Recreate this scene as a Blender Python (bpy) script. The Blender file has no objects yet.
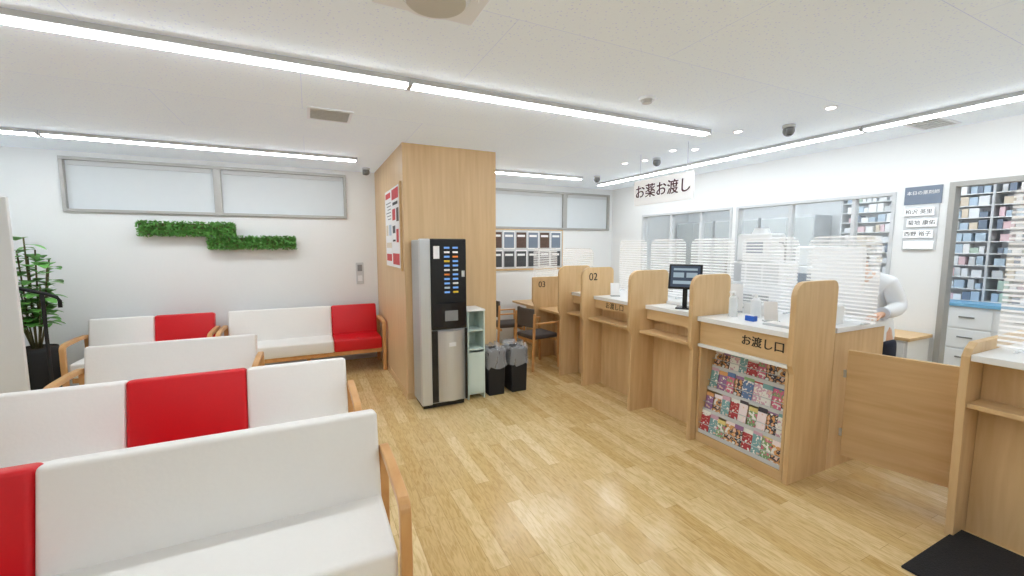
import bpy, bmesh, math, random
from mathutils import Vector, Matrix
random.seed(7)
S=bpy.context.scene; C=S.collection
try:
    S.view_settings.view_transform='Standard'; S.view_settings.look='None'
except Exception as e: print(e)
PI=math.pi
def rgb(r,g,b):
    f=lambda c:(c/255/12.92) if c/255<=.04045 else ((c/255+.055)/1.055)**2.4
    return (f(r),f(g),f(b),1)
# ------------------------------------------------ materials
def newmat(name):
    m=bpy.data.materials.new(name); m.use_nodes=True
    nt=m.node_tree; b=nt.nodes['Principled BSDF']; return m,nt,b
def mat(name,col,rough=.5,metal=0,var=.04,scale=8,bump=0,emit=0,coat=0,stretch=(1,1,1)):
    m,nt,b=newmat(name); N=nt.nodes; L=nt.links
    tc=N.new('ShaderNodeTexCoord'); mp=N.new('ShaderNodeMapping'); mp.inputs['Scale'].default_value=stretch
    nz=N.new('ShaderNodeTexNoise'); nz.inputs['Scale'].default_value=scale; nz.inputs['Detail'].default_value=4
    L.new(tc.outputs['Object'],mp.inputs[0]); L.new(mp.outputs[0],nz.inputs['Vector'])
    mx=N.new('ShaderNodeMix'); mx.data_type='RGBA'
    mx.inputs[6].default_value=tuple(c*(1-var) for c in col[:3])+(1,)
    mx.inputs[7].default_value=tuple(min(1,c*(1+var)) for c in col[:3])+(1,)
    L.new(nz.outputs['Fac'],mx.inputs[0]); L.new(mx.outputs[2],b.inputs['Base Color'])
    b.inputs['Roughness'].default_value=rough; b.inputs['Metallic'].default_value=metal
    if coat: b.inputs['Coat Weight'].default_value=coat
    if emit:
        b.inputs['Emission Color'].default_value=col; b.inputs['Emission Strength'].default_value=emit
    if bump:
        bp=N.new('ShaderNodeBump'); bp.inputs['Strength'].default_value=bump; bp.inputs['Distance'].default_value=.01
        L.new(nz.outputs['Fac'],bp.inputs['Height']); L.new(bp.outputs[0],b.inputs['Normal'])
    return m
def wood(name,c1,c2,stretch,rough=.42):
    m,nt,b=newmat(name); N=nt.nodes; L=nt.links
    tc=N.new('ShaderNodeTexCoord'); mp=N.new('ShaderNodeMapping'); mp.inputs['Scale'].default_value=stretch
    nz=N.new('ShaderNodeTexNoise'); nz.inputs['Scale'].default_value=3; nz.inputs['Detail'].default_value=6; nz.inputs['Distortion'].default_value=.4
    L.new(tc.outputs['Object'],mp.inputs[0]); L.new(mp.outputs[0],nz.inputs['Vector'])
    r=N.new('ShaderNodeValToRGB'); r.color_ramp.elements[0].position=.3; r.color_ramp.elements[1].position=.7
    r.color_ramp.elements[0].color=c1; r.color_ramp.elements[1].color=c2
    L.new(nz.outputs['Fac'],r.inputs[0]); L.new(r.outputs[0],b.inputs['Base Color'])
    b.inputs['Roughness'].default_value=rough
    return m
def floor_mat():
    m,nt,b=newmat('plank_floor'); N=nt.nodes; L=nt.links
    tc=N.new('ShaderNodeTexCoord'); mp=N.new('ShaderNodeMapping'); mp.inputs['Rotation'].default_value=(0,0,PI/2)
    L.new(tc.outputs['Object'],mp.inputs[0])
    bk=N.new('ShaderNodeTexBrick'); bk.offset=.37; bk.offset_frequency=2
    bk.inputs['Scale'].default_value=1; bk.inputs['Brick Width'].default_value=.75; bk.inputs['Row Height'].default_value=.095
    bk.inputs['Mortar Size'].default_value=.0013; bk.inputs['Mortar Smooth'].default_value=.5; bk.inputs['Bias'].default_value=0
    bk.inputs['Color1'].default_value=rgb(237,213,164); bk.inputs['Color2'].default_value=rgb(213,180,122); bk.inputs['Mortar'].default_value=rgb(186,151,98)
    L.new(mp.outputs[0],bk.inputs['Vector'])
    mp2=N.new('ShaderNodeMapping'); mp2.inputs['Scale'].default_value=(22,3.4,1)
    L.new(tc.outputs['Object'],mp2.inputs[0])
    nz=N.new('ShaderNodeTexNoise'); nz.inputs['Scale'].default_value=3; nz.inputs['Detail'].default_value=9; nz.inputs['Distortion'].default_value=1.0
    L.new(mp2.outputs[0],nz.inputs['Vector'])
    r=N.new('ShaderNodeValToRGB'); r.color_ramp.elements[0].position=.34; r.color_ramp.elements[0].color=(.80,.74,.62,1)
    r.color_ramp.elements[1].position=.58; r.color_ramp.elements[1].color=(1,1,1,1)
    L.new(nz.outputs['Fac'],r.inputs[0])
    mx=N.new('ShaderNodeMix'); mx.data_type='RGBA'; mx.blend_type='MULTIPLY'; mx.inputs[0].default_value=1
    L.new(bk.outputs['Color'],mx.inputs[6]); L.new(r.outputs[0],mx.inputs[7]); L.new(mx.outputs[2],b.inputs['Base Color'])
    b.inputs['Roughness'].default_value=.2
    return m
def ceil_mat():
    m,nt,b=newmat('glowing_ceiling_board'); N=nt.nodes; L=nt.links
    tc=N.new('ShaderNodeTexCoord')
    bk=N.new('ShaderNodeTexBrick'); bk.offset=.5
    bk.inputs['Scale'].default_value=1; bk.inputs['Brick Width'].default_value=1.8; bk.inputs['Row Height'].default_value=.9
    bk.inputs['Mortar Size'].default_value=.002; bk.inputs['Mortar Smooth'].default_value=.3
    bk.inputs['Color1'].default_value=rgb(228,237,247); bk.inputs['Color2'].default_value=rgb(226,235,246); bk.inputs['Mortar'].default_value=rgb(208,218,228)
    L.new(tc.outputs['Object'],bk.inputs['Vector'])
    vz=N.new('ShaderNodeTexVoronoi'); vz.inputs['Scale'].default_value=48
    L.new(tc.outputs['Object'],vz.inputs['Vector'])
    r=N.new('ShaderNodeValToRGB'); r.color_ramp.elements[0].position=.1; r.color_ramp.elements[0].color=(.82,.82,.82,1)
    r.color_ramp.elements[1].position=.26; r.color_ramp.elements[1].color=(1,1,1,1)
    L.new(vz.outputs['Distance'],r.inputs[0])
    mx=N.new('ShaderNodeMix'); mx.data_type='RGBA'; mx.blend_type='MULTIPLY'; mx.inputs[0].default_value=1
    L.new(bk.outputs['Color'],mx.inputs[6]); L.new(r.outputs[0],mx.inputs[7]); L.new(mx.outputs[2],b.inputs['Base Color'])
    L.new(mx.outputs[2],b.inputs['Emission Color']); b.inputs['Emission Strength'].default_value=.17  # ceiling is no lamp; emission put in to brighten its surface
    b.inputs['Roughness'].default_value=.9
    return m
def emis(name,col,st):
    m=bpy.data.materials.new(name); m.use_nodes=True; nt=m.node_tree; nt.nodes.clear()
    e=nt.nodes.new('ShaderNodeEmission'); e.inputs[0].default_value=col; e.inputs[1].default_value=st
    o=nt.nodes.new('ShaderNodeOutputMaterial'); nt.links.new(e.outputs[0],o.inputs[0]); return m
def clear(name,col,alpha,stripes=0,a2=.5):
    m=bpy.data.materials.new(name); m.use_nodes=True; nt=m.node_tree; N=nt.nodes; L=nt.links
    b=N['Principled BSDF']; b.inputs['Base Color'].default_value=col; b.inputs['Roughness'].default_value=.15
    b.inputs['Alpha'].default_value=alpha
    if stripes:  # opaque glowing bands painted in as blind-slat reflections
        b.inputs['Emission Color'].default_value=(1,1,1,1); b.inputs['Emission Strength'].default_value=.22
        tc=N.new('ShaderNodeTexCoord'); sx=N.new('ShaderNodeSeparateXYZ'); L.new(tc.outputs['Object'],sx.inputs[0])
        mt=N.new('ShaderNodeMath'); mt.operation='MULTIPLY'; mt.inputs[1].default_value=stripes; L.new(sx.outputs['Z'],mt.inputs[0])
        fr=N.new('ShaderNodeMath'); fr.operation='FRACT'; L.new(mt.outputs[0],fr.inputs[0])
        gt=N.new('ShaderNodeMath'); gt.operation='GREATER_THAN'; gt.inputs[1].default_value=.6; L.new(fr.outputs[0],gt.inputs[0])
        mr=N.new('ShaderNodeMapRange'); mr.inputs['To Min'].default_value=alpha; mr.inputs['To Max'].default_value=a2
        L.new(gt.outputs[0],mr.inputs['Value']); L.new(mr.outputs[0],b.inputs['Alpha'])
    return m
def cover(name,c1,c2,c3,seed):
    m,nt,b=newmat(name); N=nt.nodes; L=nt.links
    tc=N.new('ShaderNodeTexCoord'); sx=N.new('ShaderNodeSeparateXYZ'); L.new(tc.outputs['Generated'],sx.inputs[0])
    mp=N.new('ShaderNodeMapping'); mp.inputs['Location'].default_value=(seed*1.7,seed*.9,seed*.3)
    L.new(tc.outputs['Object'],mp.inputs[0])
    v=N.new('ShaderNodeTexNoise'); v.inputs['Scale'].default_value=32; v.inputs['Detail'].default_value=2; L.new(mp.outputs[0],v.inputs['Vector'])
    r=N.new('ShaderNodeValToRGB'); r.color_ramp.interpolation='CONSTANT'
    e=r.color_ramp.elements; e[0].color=rgb(246,244,240); e[1].position=.40; e[1].color=c1; x=e.new(.54); x.color=c3; x=e.new(.64); x.color=rgb(238,206,186)
    L.new(v.outputs['Fac'],r.inputs[0])
    g=N.new('ShaderNodeMath'); g.operation='GREATER_THAN'; g.inputs[1].default_value=.8; L.new(sx.outputs['Z'],g.inputs[0])
    mx=N.new('ShaderNodeMix'); mx.data_type='RGBA'; L.new(g.outputs[0],mx.inputs[0]); L.new(r.outputs[0],mx.inputs[6]); mx.inputs[7].default_value=c2
    L.new(mx.outputs[2],b.inputs['Base Color']); b.inputs['Roughness'].default_value=.3
    return m
M={}
M['wall']=mat('wall_paint',rgb(240,242,243),.85,var=.01,scale=40,bump=.03)
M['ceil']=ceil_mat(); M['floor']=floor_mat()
O1,O2=rgb(210,174,126),rgb(225,193,147)
M['oak']=wood('oak_panel',O1,O2,(7,7,.7))
M['oakp']=wood('oak_pillar',rgb(212,178,134),rgb(224,192,149),(9,9,.5))
M['oakh']=wood('oak_horizontal',O1,O2,(7,.7,7))
M['oakx']=wood('oak_gate',O1,O2,(.6,7,8))
M['arm']=wood('oak_arm',rgb(206,150,92),rgb(222,172,114),(6,2,2),.35)
M['white_vinyl']=mat('white_vinyl',rgb(246,244,241),.42,var=.015,scale=60,bump=.05)
M['red_vinyl']=mat('red_vinyl',rgb(214,8,26),.4,var=.04,scale=60,bump=.05)
M['white']=mat('white_laminate',rgb(240,242,243),.35,var=.01)
M['fixture']=mat('white_fixture_glow',rgb(226,230,235),.5,var=.01,emit=.10)  # no lamp: slight emission lifts fittings and shelf back out of dim bounce light
M['sign']=mat('white_sign_glow',rgb(243,245,248),.5,var=.01,emit=.22)  # unlit boards; emission put in to brighten their dim faces
M['plastic']=mat('white_plastic',rgb(236,239,242),.3,var=.02)
M['paper']=mat('paper',rgb(244,244,245),.7,var=.02)
M['silver']=mat('brushed_silver',rgb(206,209,212),.35,.6,var=.05,scale=5,stretch=(30,30,.5))
M['silver2']=mat('silver_paint',rgb(184,188,192),.4,.35,var=.02)
M['black']=mat('black_plastic',rgb(22,23,27),.25,var=.1)
M['matte_black']=mat('matte_black',rgb(26,26,28),.7,var=.1)
M['darkgrey']=mat('dark_grey_fabric',rgb(84,78,76),.85,var=.1,scale=60)
M['grey']=mat('grey_plastic',rgb(128,130,132),.5)
M['lgrey']=mat('light_grey_plastic',rgb(208,211,214),.5)
M['alu']=mat('window_aluminium',rgb(176,175,172),.4,.3)
M['blind']=mat('frosted_blind_glow',rgb(214,220,224),.6,var=.02,emit=.06)  # backlight behind the blinds put in as faint emission
M['led']=emis('led_diffuser',(.915,.97,1,1),31)
M['dl']=emis('downlight_lens',(1,.98,.94,1),8)
M['btn']=emis('lit_button_blue',(.25,.5,1,1),.8)
M['glass']=clear('window_glass',(.9,.97,.98,1),.08)
M['acryl']=clear('clear_acrylic_painted_reflections',(.97,.98,.99,1),.15,36,.74)  # clear sheet; white bands imitate reflected slats
M['acryl2']=clear('clear_acrylic_edge',(.9,.95,.96,1),.35)
M['green']=mat('artificial_green',rgb(92,150,68),.6,var=.6,scale=30)
M['green2']=mat('leaf_green',rgb(108,170,82),.4,var=.35,scale=9)
M['stem']=mat('plant_stem',rgb(96,92,58),.7)
M['soil']=mat('soil',rgb(60,46,34),.95,var=.3,scale=50)
M['skin']=mat('skin',rgb(222,178,150),.5,var=.03)
M['coat']=mat('white_coat',rgb(240,243,247),.75,var=.03,scale=6,bump=.3)
M['coat2']=mat('coat_trim_cloth',rgb(214,220,230),.8,var=.02)  # greyer cloth for collar and cuffs
M['hair']=mat('black_hair',rgb(30,25,24),.5,var=.2,scale=60)
M['navy']=mat('navy_cloth',rgb(38,44,62),.8)
M['maroon']=mat('maroon_ink',rgb(70,14,32),.6)
M['ink']=mat('dark_ink',rgb(34,28,24),.6)
M['slate']=mat('slate_blue',rgb(122,134,152),.5)
M['blue']=mat('light_blue_top',rgb(120,176,214),.4)
M['blue2']=mat('blue_plastic',rgb(40,100,200),.35)
M['mint']=mat('pale_mint',rgb(208,224,218),.45)
M['redp']=mat('red_print',rgb(206,44,54),.5,var=.4,scale=14)
M['screen']=mat('dark_screen',rgb(62,74,92),.12,var=.15,scale=14,emit=.3)
M['screen2']=mat('lit_screen_block',rgb(150,170,186),.2,emit=.2)
M['bag']=clear('clear_bin_bag',(.8,.82,.86,1),.3)
M['mat']=mat('black_floor_mat',rgb(34,34,38),.95,var=.3,scale=120,bump=.6)
M['pink']=mat('pink',rgb(226,196,202),.5); M['yellow']=mat('yellow',rgb(236,200,60),.5)
M['pblue']=mat('pale_blue_print',rgb(182,200,216),.5); M['pgreen']=mat('pale_green_print',rgb(190,210,196),.5); M['pbeige']=mat('beige_print',rgb(222,208,188),.5)
M['orange']=mat('orange',rgb(230,130,50),.5)
M['brownp']=mat('brown_print',rgb(92,70,60),.6,var=.5,scale=22)
M['darkp']=mat('charcoal_print',rgb(70,72,76),.6,var=.6,scale=25)
# ------------------------------------------------ mesh helpers
def B(): return bmesh.new()
def box(bm,x0,x1,y0,y1,z0,z1,bev=0,seg=2):
    vs=bmesh.ops.create_cube(bm,size=1)['verts']
    for v in vs: v.co=Vector((x0+(v.co.x+.5)*(x1-x0),y0+(v.co.y+.5)*(y1-y0),z0+(v.co.z+.5)*(z1-z0)))
    if bev:
        es=list({e for v in vs for e in v.link_edges})
        bmesh.ops.bevel(bm,geom=es,offset=bev,segments=seg,profile=.5,affect='EDGES')
    return bm
def prism(bm,pts,axis,a0,a1):
    def mk(a,p):
        return {'x':(a,p[0],p[1]),'y':(p[0],a,p[1]),'z':(p[0],p[1],a)}[axis]
    lo=[bm.verts.new(mk(a0,p)) for p in pts]; hi=[bm.verts.new(mk(a1,p)) for p in pts]
    bm.faces.new(lo); bm.faces.new(hi[::-1]); n=len(pts)
    for i in range(n): bm.faces.new((lo[i],lo[(i+1)%n],hi[(i+1)%n],hi[i]))
    return bm
def ribbon(bm,path,hw,axis,a0,a1):
    L=[];R=[]
    for i,p in enumerate(path):
        a=Vector(path[max(0,i-1)]); b=Vector(path[min(len(path)-1,i+1)]); t=(b-a).normalized(); n=Vector((-t.y,t.x))
        L.append(Vector(p)+n*hw); R.append(Vector(p)-n*hw)
    def mk(a,p): return {'x':(a,p[0],p[1]),'y':(p[0],a,p[1]),'z':(p[0],p[1],a)}[axis]
    q=[[bm.verts.new(mk(a,p)) for p in s] for a in (a0,a1) for s in (L,R)]
    l0,r0,l1,r1=q
    for i in range(len(path)-1):
        bm.faces.new((l0[i],l0[i+1],r0[i+1],r0[i])); bm.faces.new((l1[i],r1[i],r1[i+1],l1[i+1]))
        bm.faces.new((l0[i],l1[i],l1[i+1],l0[i+1])); bm.faces.new((r0[i],r0[i+1],r1[i+1],r1[i]))
    bm.faces.new((l0[0],r0[0],r1[0],l1[0])); bm.faces.new((l0[-1],l1[-1],r1[-1],r0[-1]))
def arc(cx,cy,r,a0,a1,n=6): return [(cx+r*math.cos(math.radians(a0+(a1-a0)*i/n)),cy+r*math.sin(math.radians(a0+(a1-a0)*i/n))) for i in range(n+1)]
def cyl(bm,c,r,h,axis='z',r2=None,seg=24):
    m=Matrix.Translation(c)
    if axis=='x': m=m@Matrix.Rotation(PI/2,4,'Y')
    if axis=='y': m=m@Matrix.Rotation(PI/2,4,'X')
    bmesh.ops.create_cone(bm,cap_ends=True,segments=seg,radius1=r,radius2=r if r2 is None else r2,depth=h,matrix=m)
    return bm
def lathe(bm,prof,seg=32):
    rings=[[bm.verts.new((r*math.cos(2*PI*k/seg),r*math.sin(2*PI*k/seg),z)) for k in range(seg)] for r,z in prof]
    for i in range(len(rings)-1):
        for k in range(seg): bm.faces.new((rings[i][k],rings[i][(k+1)%seg],rings[i+1][(k+1)%seg],rings[i+1][k]))
    bm.faces.new(rings[0][::-1]); bm.faces.new(rings[-1]); return bm
def sph(bm,c,s,u=20,v=12):
    if not isinstance(s,(tuple,list)): s=(s,s,s)
    bmesh.ops.create_uvsphere(bm,u_segments=u,v_segments=v,radius=1,matrix=Matrix.Translation(c)@Matrix.Diagonal((*s,1)))
    return bm
def tube(bm,pts,r,seg=8):
    rings=[]; P=[Vector(p) for p in pts]
    for i,p in enumerate(P):
        t=(P[min(len(P)-1,i+1)]-P[max(0,i-1)]).normalized()
        up=Vector((0,0,1)) if abs(t.z)<.9 else Vector((0,1,0))
        a=t.cross(up).normalized(); b=t.cross(a).normalized()
        rings.append([bm.verts.new(p+(a*math.cos(2*PI*k/seg)+b*math.sin(2*PI*k/seg))*r) for k in range(seg)])
    for i in range(len(rings)-1):
        for k in range(seg): bm.faces.new((rings[i][k],rings[i][(k+1)%seg],rings[i+1][(k+1)%seg],rings[i+1][k]))
    bm.faces.new(rings[0]); bm.faces.new(rings[-1][::-1]); return bm
def build(bm,name,m,parent=None,loc=(0,0,0),smooth=False,bevel=0,rot=None):
    bmesh.ops.recalc_face_normals(bm,faces=bm.faces[:])
    me=bpy.data.meshes.new(name); bm.to_mesh(me); bm.free()
    me.materials.append(M[m] if isinstance(m,str) else m)
    o=bpy.data.objects.new(name,me); C.objects.link(o); o.location=loc
    if rot: o.rotation_euler=rot
    if parent: o.parent=parent
    if smooth:
        for p in me.polygons: p.use_smooth=True
    if bevel:
        md=o.modifiers.new('bevel','BEVEL'); md.width=bevel; md.segments=2; md.limit_method='ANGLE'; md.angle_limit=math.radians(40)
    return o
def tag(o,label,cat=None,group=None,kind=None):
    o['label']=label
    if cat:o['category']=cat
    if group:o['group']=group
    if kind:o['kind']=kind
    return o
def thing(name,label,cat,loc=(0,0,0),rz=0,group=None):
    o=bpy.data.objects.new(name,None); C.objects.link(o); o.empty_display_size=.1
    o.location=loc; o.rotation_euler=(0,0,rz); return tag(o,label,cat,group)
def st(o): o['kind']='structure'; return o
def stroot(name,loc=(0,0,0)):
    o=bpy.data.objects.new(name,None); C.objects.link(o); o.location=loc; o['kind']='structure'; return o
def dup(o,loc,rz=None,label=None):
    r=o.copy(); C.objects.link(r); r.location=loc
    if rz is not None: r.rotation_euler=(0,0,rz)
    if label: r['label']=label
    for ch in list(o.children):
        c=ch.copy(); C.objects.link(c); c.parent=r
        for g in list(ch.children):
            d=g.copy(); C.objects.link(d); d.parent=c
    return r
def text(body,size,loc,rot,m,parent,name='lettering',ax='CENTER',ext=.001,sp=1.0):
    cu=bpy.data.curves.new('t','FONT'); cu.body=body; cu.size=size; cu.align_x=ax; cu.align_y='CENTER'; cu.extrude=ext; cu.space_character=sp
    t=bpy.data.objects.new('t',cu); C.objects.link(t); bpy.context.view_layer.update()
    me=bpy.data.meshes.new_from_object(t.evaluated_get(bpy.context.evaluated_depsgraph_get()))
    bpy.data.objects.remove(t); me.materials.clear(); me.materials.append(M[m])
    o=bpy.data.objects.new(name,me); C.objects.link(o); o.location=loc; o.rotation_euler=rot; o.parent=parent; return o
FX=(PI/2,0,-PI/2)   # faces -X
FY=(PI/2,0,0)       # faces -Y
H=2.62
def ceil_at(u,v):
    a=(u-512)/420; b=(288-v)/420
    d=(.4315+.901*a+.0431*b,.8966-.4337*a+.0895*b,-.0993+.995*b); t=(H-1.6)/d[2]
    return (d[0]*t,d[1]*t)
# ------------------------------------------------ room shell
XL,XR,YB,YF=-3.3,5.05,6.25,-2.6
st(build(box(B(),XL-.1,7.1,YF-.1,YB+.1,-.1,0),'floor','floor'))
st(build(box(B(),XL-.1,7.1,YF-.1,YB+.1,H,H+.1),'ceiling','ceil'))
def wall_y(name,y0,y1,x0,x1,holes):
    bm=B(); xs=x0
    for (hx0,hx1,hz0,hz1) in sorted(holes):
        box(bm,xs,hx0,y0,y1,0,H); 
        if hz0>0: box(bm,hx0,hx1,y0,y1,0,hz0)
        if hz1<H: box(bm,hx0,hx1,y0,y1,hz1,H)
        xs=hx1
    box(bm,xs,x1,y0,y1,0,H); return st(build(bm,name,'wall'))
def wall_x(name,x0,x1,ya,yb,holes):
    bm=B(); ys=ya
    for (a,b,z0,z1) in sorted(holes):
        box(bm,x0,x1,ys,a,0,H)
        if z0>0: box(bm,x0,x1,a,b,0,z0)
        if z1<H: box(bm,x0,x1,a,b,z1,H)
        ys=b
    box(bm,x0,x1,ys,yb,0,H); return st(build(bm,name,'wall'))
W1=(-2.37,.49,1.97,2.56); W2=(2.35,4.97,1.88,2.52)
wall_y('wall_back',YB,YB+.1,XL-.1,7.1,[W1,W2])
wall_y('wall_front',YF-.1,YF,XL-.1,7.1,[])
wall_x('wall_left',XL-.1,XL,YF,YB,[])
wall_x('wall_right',XR,XR+.08,YF,YB,[(.3,1.70,0,2.15),(2.07,3.73,.95,2.11),(3.79,5.46,.95,2.11)])
wall_x('wall_far_right',7.0,7.1,YF,YB,[])
def window_y(name,w,mull,y):
    x0,x1,z0,z1=w; r=stroot(name,(0,0,0)); bm=B(); t=.035
    box(bm,x0,x1,y-.03,y+.05,z0,z0+t); box(bm,x0,x1,y-.03,y+.05,z1-t,z1)
    box(bm,x0,x0+t,y-.03,y+.05,z0+t,z1-t); box(bm,x1-t,x1,y-.03,y+.05,z0+t,z1-t)
    for m_ in mull: box(bm,m_-.04,m_+.04,y-.02,y+.05,z0+t,z1-t)
    build(bm,'window_frame','alu',r,bevel=.003)
    xs=[x0+t]+[q for m_ in mull for q in (m_-.04,m_+.04)]+[x1-t]
    for i in range(0,len(xs),2):
        build(box(B(),xs[i],xs[i+1],y+.02,y+.03,z0+t,z1-t),'pane','blind',r)
        build(box(B(),xs[i]+.02,xs[i+1]-.02,y+.0,y+.018,z1-t-.05,z1-t),'blind_rail','lgrey',r)
window_y('window_1',W1,[-.97],YB); window_y('window_2',W2,[4.02],YB)
def window_x(name,y0,y1,z0,z1,mull):
    r=stroot(name); bm=B(); t=.03; a,b=XR-.012,XR+.09
    box(bm,a,b,y0,y1,z0,z0+t); box(bm,a,b,y0,y1,z1-t,z1); box(bm,a,b,y0,y0+t,z0+t,z1-t); box(bm,a,b,y1-t,y1,z0+t,z1-t)
    for m_ in mull: box(bm,a+.02,b-.02,m_-.018,m_+.018,z0+t,z1-t)
    build(bm,'window_frame','lgrey',r,bevel=.002)
    build(box(B(),XR+.035,XR+.041,y0+t,y1-t,z0+t,z1-t),'pane','glass',r)
window_x('window_3',2.07,3.73,.95,2.11,[2.42,3.05]); window_x('window_4',3.79,5.46,.95,2.11,[4.3,4.85])
r=stroot('door_1'); bm=B()
box(bm,XR-.015,XR+.095,1.66,1.70,0,2.15); box(bm,XR-.015,XR+.095,.30,.34,0,2.15); box(bm,XR-.015,XR+.095,.34,1.66,2.11,2.15)
build(bm,'door_frame','alu',r)
st(build(box(B(),XL,.86,YB-.012,YB,0,.06),'baseboard_back','lgrey'))
st(build(box(B(),1.89,XR,YB-.012,YB,0,.06),'baseboard_back_right','lgrey'))
st(build(box(B(),XL,XL+.012,YF,YB-.013,0,.06),'baseboard_left','lgrey'))
st(build(box(B(),.87,1.88,4.32,YB,.07,H),'wall_pillar','oakp'))
st(build(box(B(),.862,1.888,4.312,YB-.02,0,.07),'baseboard_pillar','oakh'))
# ------------------------------------------------ lights
def led(name,x0,x1,y,label,axis='x'):
    L=x1-x0; r=thing(name,label,'ceiling light',((x0+x1)/2,y,H) if axis=='x' else (y,(x0+x1)/2,H),0 if axis=='x' else PI/2,'linear ceiling lights')
    build(box(B(),-L/2,L/2,-.05,.05,-.03,0,.003),'housing','lgrey',r)
    build(box(B(),-L/2+.01,L/2-.01,-.032,.032,-.044,-.0305,.004),'diffuser','led',r)
    for s in (-1,1): build(box(B(),s*L/2-.006,s*L/2+.006,-.05,.05,-.045,0),'end_cap','lgrey',r)
led('linear_light',-2.0,.595,2.72,'long linear light on the ceiling running off the left edge nearest the camera')
led('linear_light',.61,3.22,2.72,'linear ceiling light crossing the middle of the room toward the hanging sign')
led('linear_light',-3.2,-2.12,5.3,'short linear light over the plant in the far left corner')
led('linear_light',-2.1,.54,5.3,'linear light in front of the high frosted window on the left')
led('linear_light',2.05,3.68,5.3,'short linear light right of the wood pillar')
led('linear_light',2.05,5.7,4.33,'linear light above the service counter, farther segment','y')
led('linear_light',-1.2,2.03,4.33,'linear light above the service counter running off the right edge','y')
led('linear_light',-2.0,2.6,-.7,'unseen linear ceiling light added behind the viewer to brighten the near side')  # unseen lamp added to light the camera side of the room
led('linear_light',.4,5.4,5.8,'linear light inside the dispensary behind the glass','y')
dlp=[(831,107,'nearest, above the white name board'),(738,131,'between the two dome cameras over the counter'),(695,149,'right of the hanging sign top'),(673,150,'directly over the hanging sign'),(645,160,'near the hanging sign, second from back'),(625,163,'farthest back over the counter')]
p0=None
for i,(u,v,w) in enumerate(dlp):
    x,y=ceil_at(u,v)
    if p0 is None:
        p0=thing('downlight','small round recessed downlight '+w,'downlight',(x,y,H),0,'ceiling downlights')
        bm=B(); cyl(bm,(0,0,-.004),.045,.008); build(bm,'trim_ring','white',p0,smooth=False)
        bm=B(); cyl(bm,(0,0,-.0095),.03,.003); build(bm,'lens','dl',p0)
    else: dup(p0,(x,y,H),0,'small round recessed downlight '+w)
c0=None
for u,v,w in [(789,125,'at the right end of the ceiling, nearest'),(657,158,'above the hanging sign'),(597,176,'farthest back by the corner'),(366,168,'left of the wood pillar')]:
    x,y=ceil_at(u,v); y=min(y,6.12)
    if c0 is None:
        c0=thing('security_camera','dark security camera on the ceiling '+w,'security camera',(x,y,H),0,'ceiling security cameras')
        bm=B(); cyl(bm,(0,0,-.0125),.05,.025); build(bm,'base','lgrey',c0,bevel=.003)
        bm=B(); sph(bm,(0,0,-.05),.045); cyl(bm,(-.02,-.02,-.062),.028,.05,'z'); build(bm,'camera_head','grey',c0,smooth=True)
        bm=B(); cyl(bm,(-.02,-.02,-.089),.02,.006); build(bm,'lens','black',c0)
    else: dup(c0,(x,y,H),0,'dark security camera on the ceiling '+w)
x,y=ceil_at(647,98); t=thing('smoke_detector','white round smoke detector on the ceiling','smoke detector',(x,y,H))
bm=B(); cyl(bm,(0,0,-.008),.055,.016); build(bm,'base','fixture',t); bm=B(); cyl(bm,(0,0,-.026),.032,.02,r2=.045); build(bm,'sensor_cap','lgrey',t)
def vent(x,y,w,d,label):
    t=thing('ceiling_vent',label,'vent',(x,y,H))
    bm=B(); f=.022
    box(bm,-w/2,w/2,-d/2,-d/2+f,-.008,0); box(bm,-w/2,w/2,d/2-f,d/2,-.008,0); box(bm,-w/2,-w/2+f,-d/2+f,d/2-f,-.008,0); box(bm,w/2-f,w/2,-d/2+f,d/2-f,-.008,0)
    build(bm,'frame','fixture',t)
    build(box(B(),-w/2+f,w/2-f,-d/2+f,d/2-f,-.003,-.0005),'backing','grey',t)
    bm=B(); n=8
    for i in range(n):
        yy=-d/2+f+(d-2*f)*(i+.5)/n; box(bm,-w/2+f,w/2-f,yy-.009,yy+.009,-.0075,-.004)
    build(bm,'slats','lgrey',t)
vent(.19,3.68,.32,.32,'square slatted air vent on the ceiling left of the pillar')
vent(4.72,1.75,.4,.25,'small slatted vent on the ceiling at the far right')
t=thing('air_diffuser','round white air diffuser on a square plate at the top edge of the photo','air vent',(.5,1.74,H))
build(box(B(),-.22,.22,-.19,.19,-.010,0,.004),'plate','fixture',t)
bm=B(); cyl(bm,(0,0,-.020),.17,.02,r2=.18,seg=48); build(bm,'ring','fixture',t,smooth=False)
bm=B(); cyl(bm,(0,0,-.040),.12,.02,r2=.14,seg=48); build(bm,'disc','lgrey',t)
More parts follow.
